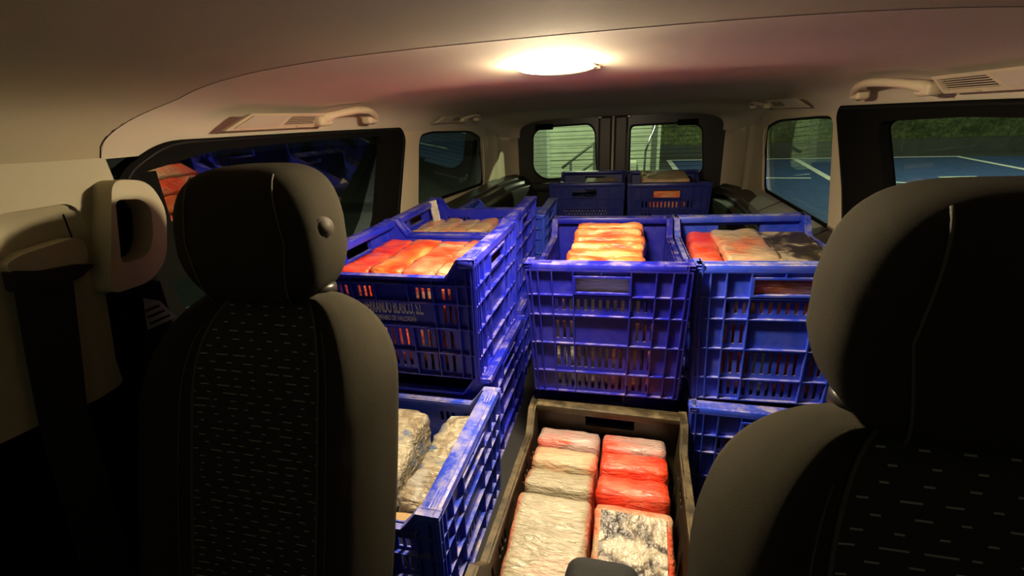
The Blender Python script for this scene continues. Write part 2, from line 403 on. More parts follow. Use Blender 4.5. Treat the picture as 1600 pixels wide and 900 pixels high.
# sliding doors: black frames with their glass
def sliding_door(idx, P, outer, hole, pr, hr):
    d = struct(plate('door_%d' % idx, rpoly(outer, pr), [rpoly(hole, hr)], lambda u, v, w_: P(u, v, w_-.006), .03, BLACK))
    wn = struct(plate('window_%d' % (idx+2), scaled(rpoly(hole, hr), 1.03), [], lambda u, v, w_: P(u, v, .014+(1.03-v)*(.235 if P is PL else .04)+w_), .004, GLASSL if P is PL else GLASS, d))
    mb = MB(); mb.tube([P(u, v, -.004) for u, v in scaled(rpoly(outer, pr), .972)], .004, 6, True)
    struct(mb.out('rubber_seal', RUBBER, d, True)); return d
sliding_door(1, PL, [(.56, .25), (1.50, .25), (1.60, .74), (1.725, 1.005), (1.70, 1.046), (1.2, 1.050), (.72, 1.051), (.628, 1.005), (.60, .95)],
             [(.665, .72), (1.40, .70), (1.45, .76), (1.555, .995), (1.53, 1.022), (1.2, 1.027), (.83, 1.026), (.650, .997)],
             [0, 0, 0, .03, .03, 0, .05, .04, 0], [.05, .05, 0, .03, .03, 0, .05, .015])
sliding_door(2, PR, [(.45, .25), (1.50, .25), (1.61, .62), (1.70, .80), (1.845, 1.02), (1.83, 1.046), (1.2, 1.050), (.45, 1.050)],
             [(.60, .66), (1.36, .66), (1.42, .80), (1.545, .99), (1.52, 1.004), (1.2, 1.018), (.60, 1.018)],
             [0, 0, 0, 0, .02, .03, 0, 0], [.05, .05, 0, .04, .03, 0, .05])

# rear doors
YR = 3.2
def PB(u, v, w_): return (u, YR+w_, v)
RWL = rpoly([(-.545, .955), (-.49, .998), (-.165, 1.006), (-.130, .96), (-.118, .66), (-.48, .645), (-.552, .71)][::-1], [.06, .05, .04, .03, .05, .05, .06])
RWR = rpoly([(.080, .985), (.46, .988), (.515, .955), (.540, .69), (.50, .645), (.083, .66)][::-1], [.05, .05, .06, .05, .05, .03])
dl = struct(plate('door_3', [(-.66, .0), (-.022, .0), (-.022, 1.05), (-.66, 1.05)], [RWL], PB, .04, GLOSSB))
dr = struct(plate('door_4', [(-.020, .0), (.66, .0), (.66, 1.05), (-.020, 1.05)], [RWR], PB, .04, GLOSSB))
for d, poly, k in ((dl, RWL, 5), (dr, RWR, 6)):
    wn = struct(plate('window_%d' % k, scaled(poly, 1.02), [], lambda u, v, w_: PB(u, v, .014+w_), .004, GLASSR, d))
    struct(plate('rubber_seal', scaled(poly, 1.03), [scaled(poly, .965)], lambda u, v, w_: PB(u, v, .004+w_), .006, RUBBER, d))
    mb = MB(); us = [p[0] for p in poly]
    for q in range(13):
        z = .668+q*.0262; mb.box(min(us)+.012, max(us)-.012, YR+.0125, YR+.0135, z, z+.0022)
    struct(mb.out('heating_wire', RUBBER, d))['kind'] = 'stuff'
for (u0, u1, dd) in ((-.112, -.028, dl), (-.012, .070, dr)):
    bm = MB(); bm.box(u0, u1, YR-.028, YR+.002, .62, 1.04); o = bm.out('centre_stile', STILE, dd)
    mo = o.modifiers.new('bevel', 'BEVEL'); mo.width = .012; mo.segments = 3; struct(o)
struct(MB().box(-.027, -.014, YR-.034, YR-.004, .62, 1.04).out('stile_seal', BEIGE, dl))
for (u0, u1, dd, z) in ((-.522, -.405, dl, .975), (.365, .485, dr, .966)):
    o = rbox('wiper_cover', u1-u0, .03, .036, .006, BLACK, dd, ((u0+u1)/2, YR-.008, z+.018)); struct(o)
for x, dd in ((-.105, dl), (.075, dr)):
    struct(rbox('latch', .028, .014, .009, .003, STEEL, dd, (x, YR-.03, 1.034)))
# lower door shelf where the window frame steps out
for x0, x1, dd in ((-.60, -.03, dl), (-.01, .60, dr)):
    o = struct(rbox('door_shelf', x1-x0, .05, .06, .02, GLOSSB, dd, ((x0+x1)/2, YR-.01, .605)))

# ------------------------------------------------------------------ B pillar, belt, handles, vents
pil = thing('pillar_trim', 'beige pillar trim with looped grab handle beside the left seat', 'trim', (-.74, .5, .66))
def PP(u, v, w_): return (-.0-w_, u-.5, v-.66)
rec = rrect(.435, .546, .852, .970, .02)
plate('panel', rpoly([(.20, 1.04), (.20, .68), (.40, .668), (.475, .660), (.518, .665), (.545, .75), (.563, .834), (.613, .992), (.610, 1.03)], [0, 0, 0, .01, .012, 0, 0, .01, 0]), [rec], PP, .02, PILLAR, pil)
grid('recess', 12, 12, lambda u, v: PP(.43+u*.122, .847+v*.128, .0008+.013*min(1, max(0, 7*min(u, 1-u, v, 1-v)-.3))), PILLAR, pil)
# the looped handle, bulging into the cabin
ring_o = rpoly([(.520, .826), (.592, .826), (.630, .858), (.655, .94), (.638, .990), (.580, .999)], [.02, .03, .03, .03, .03, .02])
ring_i = rpoly([(.552, .868), (.598, .868), (.618, .90), (.628, .945), (.616, .962), (.575, .968)], [.012, .02, .02, .015, .015, .012])
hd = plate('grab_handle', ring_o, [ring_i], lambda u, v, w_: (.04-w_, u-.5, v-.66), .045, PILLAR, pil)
mo = hd.modifiers.new('bevel', 'BEVEL'); mo.width = .010; mo.segments = 3; mo.limit_method = 'ANGLE'
plate('lower_panel', [(.50, .2), (.62, .2), (.62, .815), (.54, .820), (.52, .71)], [], lambda u, v, w_: (.018-w_, u-.5, v-.66), .03, BLACK, pil)
plate('handle_backing', [(.53, .80), (.70, .80), (.70, 1.0), (.53, 1.0)], [], lambda u, v, w_: (-.012-w_, u-.5, v-.66), .006, BLACK, pil)
belt = thing('seat_belt', 'black seat belt hanging from its beige guide on the left pillar', 'seat belt', (-.725, .47, .62))
def PBt(u, v, w_): return (.003-w_, u-.47, v-.62)
plate('webbing', rpoly([(.428, .90), (.498, .885), (.474, .78), (.448, .67), (.405, .20), (.335, .20), (.385, .67), (.405, .78)], 0), [], PBt, .003, WEB, belt)
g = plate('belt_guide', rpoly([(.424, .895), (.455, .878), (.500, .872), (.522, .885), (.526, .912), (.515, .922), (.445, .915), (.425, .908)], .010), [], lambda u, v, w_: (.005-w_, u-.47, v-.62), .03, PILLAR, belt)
mo = g.modifiers.new('bevel', 'BEVEL'); mo.width = .006; mo.segments = 3; mo.limit_method = 'ANGLE'
plate('guide_slot', rpoly([(.420, .868), (.455, .858), (.500, .862), (.526, .876), (.500, .884), (.455, .888), (.424, .898)], .006), [], lambda u, v, w_: (.009-w_, u-.47, v-.62), .02, WEB, belt)
tg = plate('sticker', [(.565, .745), (.62, .745), (.60, .785), (.575, .80)], [], lambda u, v, w_: (-.71-w_, u, v), .002, plain('grey_paper', (.16, .17, .17), .6))
tag(tg, 'small grey striped label on dark trim behind the left pillar handle', 'label')
MB().box(.0, .0, 0, 0, 0, 0)
mb = MB()
for q in range(3): mb.box(-.7095, -.709, .570, .608-.006*q, .752+q*.012, .756+q*.012)
mb.out('stripe', BLACK, tg)

def vent(label, sg, y0, y1, z0, z1, mirror):
    """slatted air outlet with a blank lamp half, lying on the rounded edge of the headliner"""
    t = thing('air_vent', label, 'vent', (sg*.722, (y0+y1)/2, (z0+z1)/2))
    L, h = y1-y0, z1-z0; dirx = -sg
    def P(u, v, w_):     # u along the van 0..1, v up 0..1, leaning in at the top
        uu = u if not mirror else 1-u
        y = -L/2+uu*L*(1-.0)+(v-.5)*.0; skew = .16*L*(v)*(1-u)
        y = -L/2+(uu*L if not mirror else uu*L)
        y += skew*(1 if not mirror else -1)
        return (dirx*(.004+.030*v+w_), y, -h/2+v*h)
    plate('frame', rpoly([(0, 0), (1, 0), (1, 1), (0, 1)], .03), [[(.50, .22), (.97, .22), (.97, .80), (.50, .80)][::-1]], lambda u, v, w_: P(u, v, w_-.004), .010, BEIGE, t)
    plate('lamp_cover', rpoly([(.05, .14), (.44, .14), (.44, .86), (.05, .86)], .02), [], lambda u, v, w_: P(u, v, .006+w_), .004, CLOTH, t)
    plate('duct', [(.48, .18), (.98, .18), (.98, .84), (.48, .84)], [], lambda u, v, w_: P(u, v, -.006+w_), .002, BLACK, t)
    for k in range(5):
        v0 = .24+k*.115
        s = plate('slat', [(.5, v0), (.97, v0), (.97, v0+.055), (.5, v0+.055)], [], lambda u, v, w_: P(u, v, w_-.001), .006, BEIGE, t)
    plate('thumb_wheel', rrect(.66, .72, .05, .13, .02), [], lambda u, v, w_: P(u, v, .006+w_), .005, BEIGE, t)
    return t
vent('slatted beige air vent above the left sliding door', -1, .835, 1.165, 1.062, 1.094, False)
vent('slatted beige air vent above the right sliding door', 1, 1.0, 1.315, 1.062, 1.096, False) if 0 else None
vent('small beige air vent above the left rear window', -1, 1.93, 2.30, 1.052, 1.080, False)
vent('slatted beige air vent above the right sliding door', 1, .86, 1.22, 1.064, 1.098, False)
vent('small beige air vent above the right rear window', 1, 2.02, 2.50, 1.044, 1.078, False)

def roof_handle(label, sg, y0, y1, z, s=1.0):
    t = thing('roof_handle', label, 'handle', (sg*.715, (y0+y1)/2, z)); L = y1-y0
    pts = []; rad = []
    for k in range(15):
        u = k/14; y = -L/2+u*L; rise = math.sin(PI*min(1, max(0, u)))**.5
        pts.append((-sg*(.052*rise*s), y, .026*rise*s*(1.15-.3*abs(u-.6)))); rad.append(.010*s if 1 < k < 13 else .013*s)
    mb = MB(); mb.tube(pts, rad, 10); mb.out('grip', BEIGE, t, True)
    for y in (-L/2+.02, L/2-.03):
        rbox('mount', .034, .055, .026*s, .008, BEIGE, t, (-sg*.012, y, .004))
    return t
roof_handle('beige grab handle above the left sliding door', -1, 1.135, 1.435, 1.072)
roof_handle('beige grab handle above the right sliding door', 1, 1.235, 1.62, 1.070)
roof_handle('small beige grab handle above the left rear window', -1, 2.26, 2.54, 1.058, .8)
roof_handle('small beige grab handle above the right rear window', 1, 2.55, 2.88, 1.050, .8)

# dome lamp
LX, LY, LZ = -.047, .985, 1.1445
t = thing('dome_lamp', 'lit oval dome lamp on the ceiling', 'lamp', (LX, LY, LZ))
def dome(u, v, a, b, h, cy=0):
    an = 2*PI*u; r = math.sin(v*PI/2); return (a*r*math.cos(an), cy+b*r*math.sin(an), -h*math.cos(v*PI/2)-.001)
grid('lit_lens', 40, 8, lambda u, v: dome(u, v, .068, .027, .0135, -.075), LENS, t, closed_u=True)
mb = MB(); mb.tube([(.076*math.cos(2*PI*k/48), .015+.043*math.sin(2*PI*k/48), -.0005) for k in range(48)], .0018, 8, True); mb.out('bezel', BEIGE, t, True)
grid('unlit_lens', 40, 8, lambda u, v: dome(u, v, .066, .034, .010, .015), CLEARLENS, t, closed_u=True)
grid('housing', 40, 4, lambda u, v: (.070*v*math.cos(2*PI*u), -.02+.076*v*math.sin(2*PI*u), -.0008), BEIGE, t, closed_u=True)

# ------------------------------------------------------------------ crates
def panel_mesh(us, vv, hole, P, th, top=None):
    """cell-built wall with real openings; P(u, v, w)"""
    V = {}; verts = []; faces = []
    def vid(i, j, k):
        key = (i, j, k)
        if key not in V:
            v = vv[j] if j < len(vv)-1 or top is None else top(us[i])
            V[key] = len(verts); verts.append(P(us[i], v, k*th))
        return V[key]
    nu, nv = len(us)-1, len(vv)-1
    solid = [[not hole((us[i]+us[i+1])/2, (vv[j]+vv[j+1])/2) for j in range(nv)] for i in range(nu)]
    S = lambda i, j: 0 <= i < nu and 0 <= j < nv and solid[i][j]
    for i in range(nu):
        for j in range(nv):
            if not solid[i][j]: continue
            for k in (0, 1): faces.append((vid(i, j, k), vid(i+1, j, k), vid(i+1, j+1, k), vid(i, j+1, k)))
            if not S(i-1, j): faces.append((vid(i, j, 0), vid(i, j+1, 0), vid(i, j+1, 1), vid(i, j, 1)))
            if not S(i+1, j): faces.append((vid(i+1, j, 0), vid(i+1, j+1, 0), vid(i+1, j+1, 1), vid(i+1, j, 1)))
            if not S(i, j-1): faces.append((vid(i, j, 0), vid(i+1, j, 0), vid(i+1, j, 1), vid(i, j, 1)))
            if not S(i, j+1): faces.append((vid(i, j+1, 0), vid(i+1, j+1, 0), vid(i+1, j+1, 1), vid(i, j+1, 1)))
    return verts, faces
def cuts(rects, lo, hi, axis):
    s = {round(lo, 5), round(hi, 5)}
    for r in rects: s.add(round(r[2*axis], 5)); s.add(round(r[2*axis+1], 5))
    return sorted(s)
TAPER = .94
def crate(label, a, b, H, mat, ends='slots', blank=True, text=False, rim=None, group=None):
    """a: length of the two handle walls (along x), b: length of the two dipped walls (along y), H height"""
    t = thing('plastic_crate', label, 'crate', group=group); rim = rim or mat
    def tp(x, y, z):
        s = TAPER+(1-TAPER)*z/H; return (x*s, y*s, z)
    def slotrow(v0, v1, ucs, wd): return [(u-wd/2, u+wd/2, v0, v1) for u in ucs]
    full = [.19+.046*k for k in range(14)]; side3 = [.19, .235, .28, .70, .745, .79]
    # ---- handle walls at y = -b/2 (front) and +b/2
    if ends == 'mesh':
        er = [(.30, .64, .80, .90)]
        for r_ in range(5):
            er += slotrow(.40+.045*r_, .425+.045*r_, [.20+.04*k+(.02 if r_ % 2 else 0) for k in range(15)], .022)
    else:
        er = [(.315, .635, .80, .905)]+slotrow(.66, .745, full, .02)+slotrow(.44, .58, side3, .02)+slotrow(.21, .375, full, .021)+slotrow(.035, .15, full, .021)
    us, vv = cuts(er, 0, 1, 0), cuts(er, 0, 1, 1)
    hole = lambda u, v: any(r[0] < u < r[1] and r[2] < v < r[3] for r in er)
    yo = b/2-.010
    for sg in (-1, 1):
        P = lambda u, v, w_, sg=sg: tp(sg*(u-.5)*a*-1, sg*(yo-w_), v*H)
        vsx, fsx = panel_mesh(us, vv, hole, P, .003)
        wl = mk('end_wall', vsx, fsx, mat, t)
        mb = MB()
        for u in (.012, .085, .17, .30, .645, .79, .885, .988):
            x = (u-.5)*a*-sg; y0, y1 = sorted((sg*yo, sg*(yo+.009)))
            mb.box(x-.0014, x+.0014, y0, y1, 0, H*.955, tp)
        x = (.472-.5)*a*-sg; y0, y1 = sorted((sg*yo, sg*(yo+.009))); mb.box(x-.0014, x+.0014, y0, y1, H*.915, H*.955, tp)
        for v in (.006, .175, .405, .625, .775, .955):
            y0, y1 = sorted((sg*yo, sg*(yo+.009))); mb.box(-a/2+.006, a/2-.006, y0, y1, v*H-.0014, v*H+.0014, tp)
        y0, y1 = sorted((sg*yo, sg*(yo+.0105)))
        for (u0, u1, v0, v1) in ((.30, .65, .905, .918), (.30, .65, .787, .80), (.30, .315, .80, .905), (.635, .65, .80, .905)):
            xs = sorted(((u0-.5)*a*-sg, (u1-.5)*a*-sg)); mb.box(xs[0], xs[1], y0, y1, v0*H, v1*H, tp)
        mb.out('rib_grid', mat, wl)
        o = rbox('rim', a, .040, .022, .006, rim, t, (0, sg*(b/2-.022), H-.011), 2)
        # moulded strips on the rim
        mb = MB()
        for q in range(3):
            y = sg*(b/2-.012-.006*q); mb.box(-a*.46, -a*.33, y-.0014, y+.0014, H-.002, H+.0012); mb.box(a*.33, a*.46, y-.0014, y+.0014, H-.002, H+.0012)
        gs_ = mb.out('grip_strip', rim, o); gs_.location = (0, -sg*(b/2-.022), -(H-.011)); gs_['kind'] = 'stuff'
    # ---- dipped walls at x = +-a/2
    dip = .145
    def top(u):
        e = min(u, 1-u)
        if e <= .10: return 1.0
        if e >= .17: return 1-dip
        return 1-dip*(e-.10)/.07
    sr = slotrow(.665, .755, [.285, .32, .355, .645, .68, .715, .80, .835, .165, .20], .019)+slotrow(.47, .62, [.13, .165, .20, .80, .835, .87], .017)
    sr += slotrow(.25, .40, [.17+.047*k for k in range(15)], .019)+slotrow(.04, .19, [.17+.047*k for k in range(15)], .019)
    us = sorted(set(cuts(sr, 0, 1, 0)+[.05, .10, .17, .83, .90, .95])); vv = cuts(sr, 0, 1, 1); vv = vv[:-1]+[.80, 1.0]
    hole2 = lambda u, v: any(r[0] < u < r[1] and r[2] < v < r[3] for r in sr)
    xo = a/2-.014
    for sg in (-1, 1):
        P = lambda u, v, w_, sg=sg: tp(sg*(xo-w_), sg*(u-.5)*b, v*H)
        vsx, fsx = panel_mesh(us, vv, hole2, P, .003, top)
        wl = mk('side_wall', vsx, fsx, mat, t)
        mb = MB(); x0, x1 = sorted((sg*xo, sg*(xo+.012)))
        for u in (.012, .055, .11, .25, .75, .89, .945, .988):
            y = (u-.5)*b*sg; mb.box(x0, x1, y-.0014, y+.0014, 0, H*(.98 if min(u, 1-u) < .1 else .84), tp)
        for u in (.395, .60):
            y = (u-.5)*b*sg; mb.box(x0, x1, y-.0012, y+.0012, H*.64, H*.80, tp)
            mb.box(x0, x1, y-.0012, y+.0012, 0, H*.43, tp)
        for v in (.006, .215, .435, .64, .79):
            mb.box(x0, x1, -b/2+.006, b/2-.006, v*H-.0014, v*H+.0014, tp)
        # lip along the dipped edge
        pr_ = [(k/40) for k in range(41)]
        q = len(mb.v)
        for u in pr_:
            z = top(u)*H; y = (u-.5)*b*sg
            for (dx, dz) in ((-.006, 0), (.013, 0), (.013, -.008), (-.006, -.008)): mb.v.append(tp(sg*(xo+dx), y, z+dz))
        for k in range(40):
            for e in range(4): mb.f.append((q+4*k+e, q+4*k+(e+1) % 4, q+4*k+4+(e+1) % 4, q+4*k+4+e))
        mb.out('rib_grid', mat, wl)
        if text and sg == text:
            for s_, sz, v, sx, bold in (('FERRANDO BLASCO, S.L.', .046, .580, .30, .0009), ('BENIFAIRO DE VALLDIGNA', .0185, .488, .50, .0003)):
                fc = bpy.data.curves.new('lettering', 'FONT'); fc.body = s_; fc.size = sz; fc.align_x = 'CENTER'; fc.align_y = 'CENTER'; fc.extrude = .0003; fc.offset = bold; fc.space_character = 1.03
                fo = bpy.data.objects.new('lettering_curve', fc); COL.objects.link(fo)
                me = bpy.data.meshes.new_from_object(fo.evaluated_get(bpy.context.evaluated_depsgraph_get())); bpy.data.objects.remove(fo)
                fo = bpy.data.objects.new('lettering', me); COL.objects.link(fo); fo.parent = t; me.materials.clear(); me.materials.append(WHITEP)
                s = TAPER+(1-TAPER)*v; fo.location = (sg*(xo*s+.0012), -.007, v*H); fo.scale = (sx, 1, 1)
                fo.rotation_euler = (PI/2, 0, PI/2 if sg > 0 else -PI/2)
    MB().box(-a/2+.012, a/2-.012, -b/2+.012, b/2-.012, 0, .006, tp).out('base', mat, t)
    return t
A1, B1, H1 = .395, .575, .362
A2, B2, H2 = .402, .431, .311
D = math.radians
# centre and right crates (handle walls face the camera)
C = crate('deep blue crate in the centre on top, holding the row of orange wrapped blocks', A1, B1, H1, DEEP)
C.location = (.041, 1.345, .366); C.rotation_euler = (0, D(-.1), D(1.1))
Rr = crate('brighter blue crate with light rim right of centre, partly behind the right headrest', A1+.01, B1, H1, BLUEL, rim=BLUEL)
Rr.location = (.448, 1.375, .366); Rr.rotation_euler = (0, D(-1), D(1.0))
Bc = crate('dirty brown crate between the seats below the centre blue crate', .405, .595, .33, BROWN)
Bc.location = (.045, .795, 0.0); Bc.rotation_euler = (0, D(.5), D(-1))
RU = dup(Rr, (.462, 1.345, 0.0), D(-.5), 'light blue crate on the floor under the right crate, corner showing behind the right seat')
CU = dup(C, (.041, 1.44, 0.0), 0, 'blue crate on the floor under the centre crate, behind the brown crate')
RLc = crate('navy crate with diamond mesh front, left of the two at the rear doors', A1, B1, H1, NAVY, ends='mesh')
RLc.location = (-.128, 2.77, .362); RLc.rotation_euler = (0, 0, D(.4))
RRc = crate('navy crate with slotted front, right of the two at the rear doors', A1+.005, B1, H1, NAVY)
RRc.location = (.281, 2.72, .362)
dup(RRc, (-.128, 2.77, 0), 0, 'navy crate on the floor beneath the mesh fronted crate')
dup(RRc, (.281, 2.74, 0), 0, 'navy crate on the floor beneath the slotted rear crate')
# left stacks (turned: dipped walls face the camera, handle walls face the aisle); they stand on a low plinth
struct(MB().box(-.72, -.19, .45, 2.35, 0, .150).out('trim_8', FLOORM))
LF = crate('blue crate with white lettering on its front, on top at left', A2, B2, H2, BLUE, text=1)
LF.location = (-.444, 1.131, .464); LF.rotation_euler = (0, D(.6), D(-90.7))
LR = crate('blue crate at left just behind the lettered crate', A2, B2, H2, BLUE)
LR.location = (-.464, 1.574, .460); LR.rotation_euler = (0, D(.8), D(-89))
LL = crate('lower blue crate with scuffed rim beside the left seat', A2, B2, .296, BLUEL)
LL.location = (-.410, .743, .150); LL.rotation_euler = (0, 0, D(-90.2))
dup(LR, (-.436, 1.150, .150), D(-90), 'blue crate beneath the lettered crate')
dup(LR, (-.455, 1.575, .146), D(-90), 'blue crate on the plinth beneath the second left crate')
dup(LL, (-.455, 2.045, .392), D(-89), 'light blue crate at left behind the stacks, only its corner in sight')
dup(LR, (-.455, 2.045, .085), D(-90), 'blue crate low at left beneath the half hidden light blue crate') if 0 else None

# ------------------------------------------------------------------ wrapped blocks
def block_mesh(sx, sy, sz, r, seed, rough=.0035, step=.014):
    nx, ny, nz = (max(3, round(s/step)) for s in (sx, sy, sz)); key = {}; v = []; f = []
    h = Vector((sx/2, sy/2, sz/2))
    def vid(x, y, z):
        k = (round(x, 5), round(y, 5), round(z, 5))
        if k not in key:
            p = Vector((x, y, z)); inn = Vector((max(-h[i]+r, min(h[i]-r, p[i])) for i in range(3))); d = p-inn
            nrm = d.normalized() if d.length > 1e-9 else Vector((0, 0, 1))
            q = inn+nrm*r
            so = Vector((seed*3.1, seed*1.7, seed*.9))
            q += nrm*rough*(noise.noise(p*28+so)+.6*noise.noise(Vector((p.x*18, p.y*60, p.z*60))+so))
            key[k] = len(v); v.append(q)
        return key[k]
    def lin(n, s): return [-s/2+s*i/n for i in range(n+1)]
    X, Y, Z = lin(nx, sx), lin(ny, sy), lin(nz, sz)
    for z in (Z[0], Z[-1]):
        for i in range(nx):
            for j in range(ny): f.append((vid(X[i], Y[j], z), vid(X[i+1], Y[j], z), vid(X[i+1], Y[j+1], z), vid(X[i], Y[j+1], z)))
    for y in (Y[0], Y[-1]):
        for i in range(nx):
            for j in range(nz): f.append((vid(X[i], y, Z[j]), vid(X[i+1], y, Z[j]), vid(X[i+1], y, Z[j+1]), vid(X[i], y, Z[j+1])))
    for x in (X[0], X[-1]):
        for i in range(ny):
            for j in range(nz): f.append((vid(x, Y[i], Z[j]), vid(x, Y[i+1], Z[j]), vid(x, Y[i+1], Z[j+1]), vid(x, Y[i], Z[j+1])))
    return v, f
SEED = [0]
def block(label, size, mat, loc, rot=(0, 0, 0), group=None, r=.014, rough=.0035, step=.014):
    SEED[0] += 1
    v, f = block_mesh(*size, r, SEED[0], rough, step)
    o = mk('wrapped_block', v, f, mat, None, True); o.location = loc; o.rotation_euler = rot
    return tag(o, label, 'package', group)
def rotz(x, y, cx, cy, a): return (cx+x*math.cos(a)-y*math.sin(a), cy+x*math.sin(a)+y*math.cos(a))
# brown crate: two columns of blocks on edge
BA = D(-1)
def inB(x, y, z, size, mat, label, tilt, **k):
    px, py = rotz(x-.006, y, .045, .795, BA); return block(label, size, mat, (px, py, z), (tilt, 0, BA), **k)
SZ = (.160, .070, .215)
inB(-.083, .214, .160, SZ, W_MAUVE, 'mauve and red block, rearmost of the left column in the brown crate', D(-8))
inB(-.083, .134, .160, SZ, W_CREAM, 'cream block with red smears, second from the back at left in the brown crate', D(-10))
inB(-.085, .052, .156, SZ, W_BEIGE, 'beige block edge just behind the big beige block in the brown crate', D(-14))
inB(.084, .222, .156, SZ, W_MAUVE, 'dull red block, rearmost of the right column in the brown crate', D(-8))
inB(.084, .144, .160, SZ, W_RED, 'bright red glossy block, second from the back in the right column of the brown crate', D(-10))
inB(.084, .062, .158, SZ, W_RED, 'bright red glossy block right behind the printed block in the brown crate', D(-12))
inB(-.083, -.104, .213, (.164, .062, .250), W_BEIGE, 'big beige wrapped block facing up at the front left of the brown crate', D(-75), step=.011)
pb = inB(.085, -.098, .210, (.160, .060, .245), W_REDC, 'red edged block with a printed picture at the front right of the brown crate', D(-74))
def sheet(parent, sx, sz, y):
    o = grid('printed_sheet', 8, 8, lambda u, v: ((u-.5)*sx, y-.001*math.sin(u*9)*math.sin(v*7), (v-.5)*sz), PRINT, parent); return o
sheet(pb, .132, .205, -.0335)
# centre crate: six orange blocks in a row on edge
for k in range(7):
    y = 1.178+k*.060
    block('orange wrapped block standing in the row in the centre crate, %s' % ('nearest the front rim', 'second from the front', 'third from the front', 'fourth from the front', 'third from the back', 'second from the back', 'rearmost, against the back')[k],
          (.212, .053, .20), W_ORANGE, (.034+.004*math.sin(k*2.1), y, .585+.006*k+.003*math.sin(k*3)), (D(-6), 0, D(1)), 'orange blocks in the centre crate', rough=.005)
for k in range(6):
    block('wrapped block behind the front slots of the centre crate, %s' % ORD[k], (.046, .040, .185), (W_PALE, W_PALE, W_PALE, W_PALE, W_PALE, W_RED)[k] if k < 5 else W_REDC, (-.085+k*.050, 1.114, .470), (D(2.5), 0, D(1.1)), 'blocks behind the front slots of the centre crate')
block('white wrapped block behind the handle hole of the centre crate', (.20, .030, .12), W_PALE, (.04, 1.096, .645), (0, 0, D(1.1)))
# right crate
block('red wrapped block at the left of the right crate', (.075, .26, .07), W_RED, (.309, 1.42, .655), (D(3), 0, D(-2)))
block('clear and cream wrapped bundle lying in the middle of the right crate', (.140, .25, .075), W_CREAM, (.412, 1.415, .660), (D(4), 0, D(3)), rough=.006)
q = block('block with a dark printed top lying at the right of the right crate', (.155, .30, .06), W_REDC, (.538, 1.40, .655), (D(5), 0, D(3)))
o = grid('printed_sheet', 8, 8, lambda u, v: ((u-.5)*.135, (v-.5)*.26, .0335), PRINT, q)
block('orange block behind the handle hole of the right crate', (.24, .03, .10), W_ORANGE, (.455, 1.121, .640))
for k in range(6):
    block('wrapped block behind the front slots of the right crate, %s' % ORD[k], (.050, .060, .19), (W_REDC, W_REDC, W_PALE, W_RED, W_RED, W_REDC)[k], (.315+k*.053, 1.150, .475), (D(2.5), 0, D(1)), 'blocks behind the front slots of the right crate')
block('orange block in the low crate behind the right seat', (.12, .18, .08), W_ORANGE, (.37, 1.18, .27))
# lettered crate: four red blocks side by side
for k in range(4):
    block('red wrapped block in the lettered crate, %s' % ('leftmost of its row', 'second from the left', 'third from the left', 'at the right end of its row')[k], (.086, .285, .080), (W_RED, W_ORANGE, W_REDC, W_REDC)[k],
          (-.575+k*.087, 1.125+.006*(k % 2), .686+.002*(k % 2)), (D(1), D(1), D(-1+.5*k)), 'red blocks in the lettered crate', rough=.005, r=.009)
for k in range(6):
    block('red block behind the front slots of the lettered crate, %s' % ORD[k], (.055, .075, .17), (W_RED, W_REDC, W_RED, W_REDC, W_RED, W_REDC)[k], (-.575+k*.056, 1.012, .560), (0, 0, D(-.7)), 'blocks behind the front slots of the lettered crate')
# second left crate
for k in range(4):
    block('tan wrapped block in the crate behind the lettered crate, %s' % ('leftmost of four', 'second from the left', 'third from the left', 'rightmost of four')[k], (.068, .22, .06), W_TAN, (-.625+k*.069, 1.585, .672+.004*(k % 2)), (0, 0, D(2-k)), 'tan blocks in the second left crate', rough=.005)
v, f = block_mesh(.030, .006, .085, .003, 55, .003, .006)
o = mk('film_scrap', v, f, W_CLEAR, None, True); o.location = (-.628, 1.66, .735); o.rotation_euler = (D(-6), D(-10), D(10)); tag(o, 'crumpled strip of clear film standing up on the tan blocks', 'wrapping')
# lower left crate: silver bundles
block('large silvery film bundle with blue print in the lower left crate', (.215, .31, .13), W_SILVER, (-.465, .735, .335), (D(2), D(3), D(4)), rough=.009, r=.02)
block('narrow silvery film bundle along the right side of the lower left crate', (.070, .28, .10), W_SILVER, (-.295, .775, .325), (D(2), D(-4), D(-3)), rough=.009, r=.02)
tag(rbox('cardboard_piece', .10, .05, .12, .004, CARD, None, (-.30, .605, .29), 2, (0, 0, D(6))), 'brown cardboard corner at the near end of the lower left crate', 'cardboard')
# rear crates
block('flat tan block lying at the rim of the mesh fronted rear crate', (.17, .22, .045), W_TAN, (-.062, 2.64, .695), (0, 0, D(3)))
block('tan block tilted up out of the slotted rear crate', (.235, .20, .05), W_TAN, (.265, 2.60, .722), (D(6), D(2), D(3)))
block('orange block behind the handle hole of the slotted rear crate', (.18, .03, .09), W_ORANGE, (.28, 2.47, .64))
for k in range(5):
    block('wrapped block behind the front slots of the rear right crate, %s' % ORD[k], (.05, .06, .18), (W_PALE, W_REDC, W_PALE, W_RED, W_REDC)[k], (.165+k*.056, 2.495, .46), (0, 0, 0), 'blocks behind the front slots of the rear right crate')
block('grey film block behind the mesh front of the rear left crate', (.27, .04, .2), W_SILVER, (-.128, 2.545, .49))

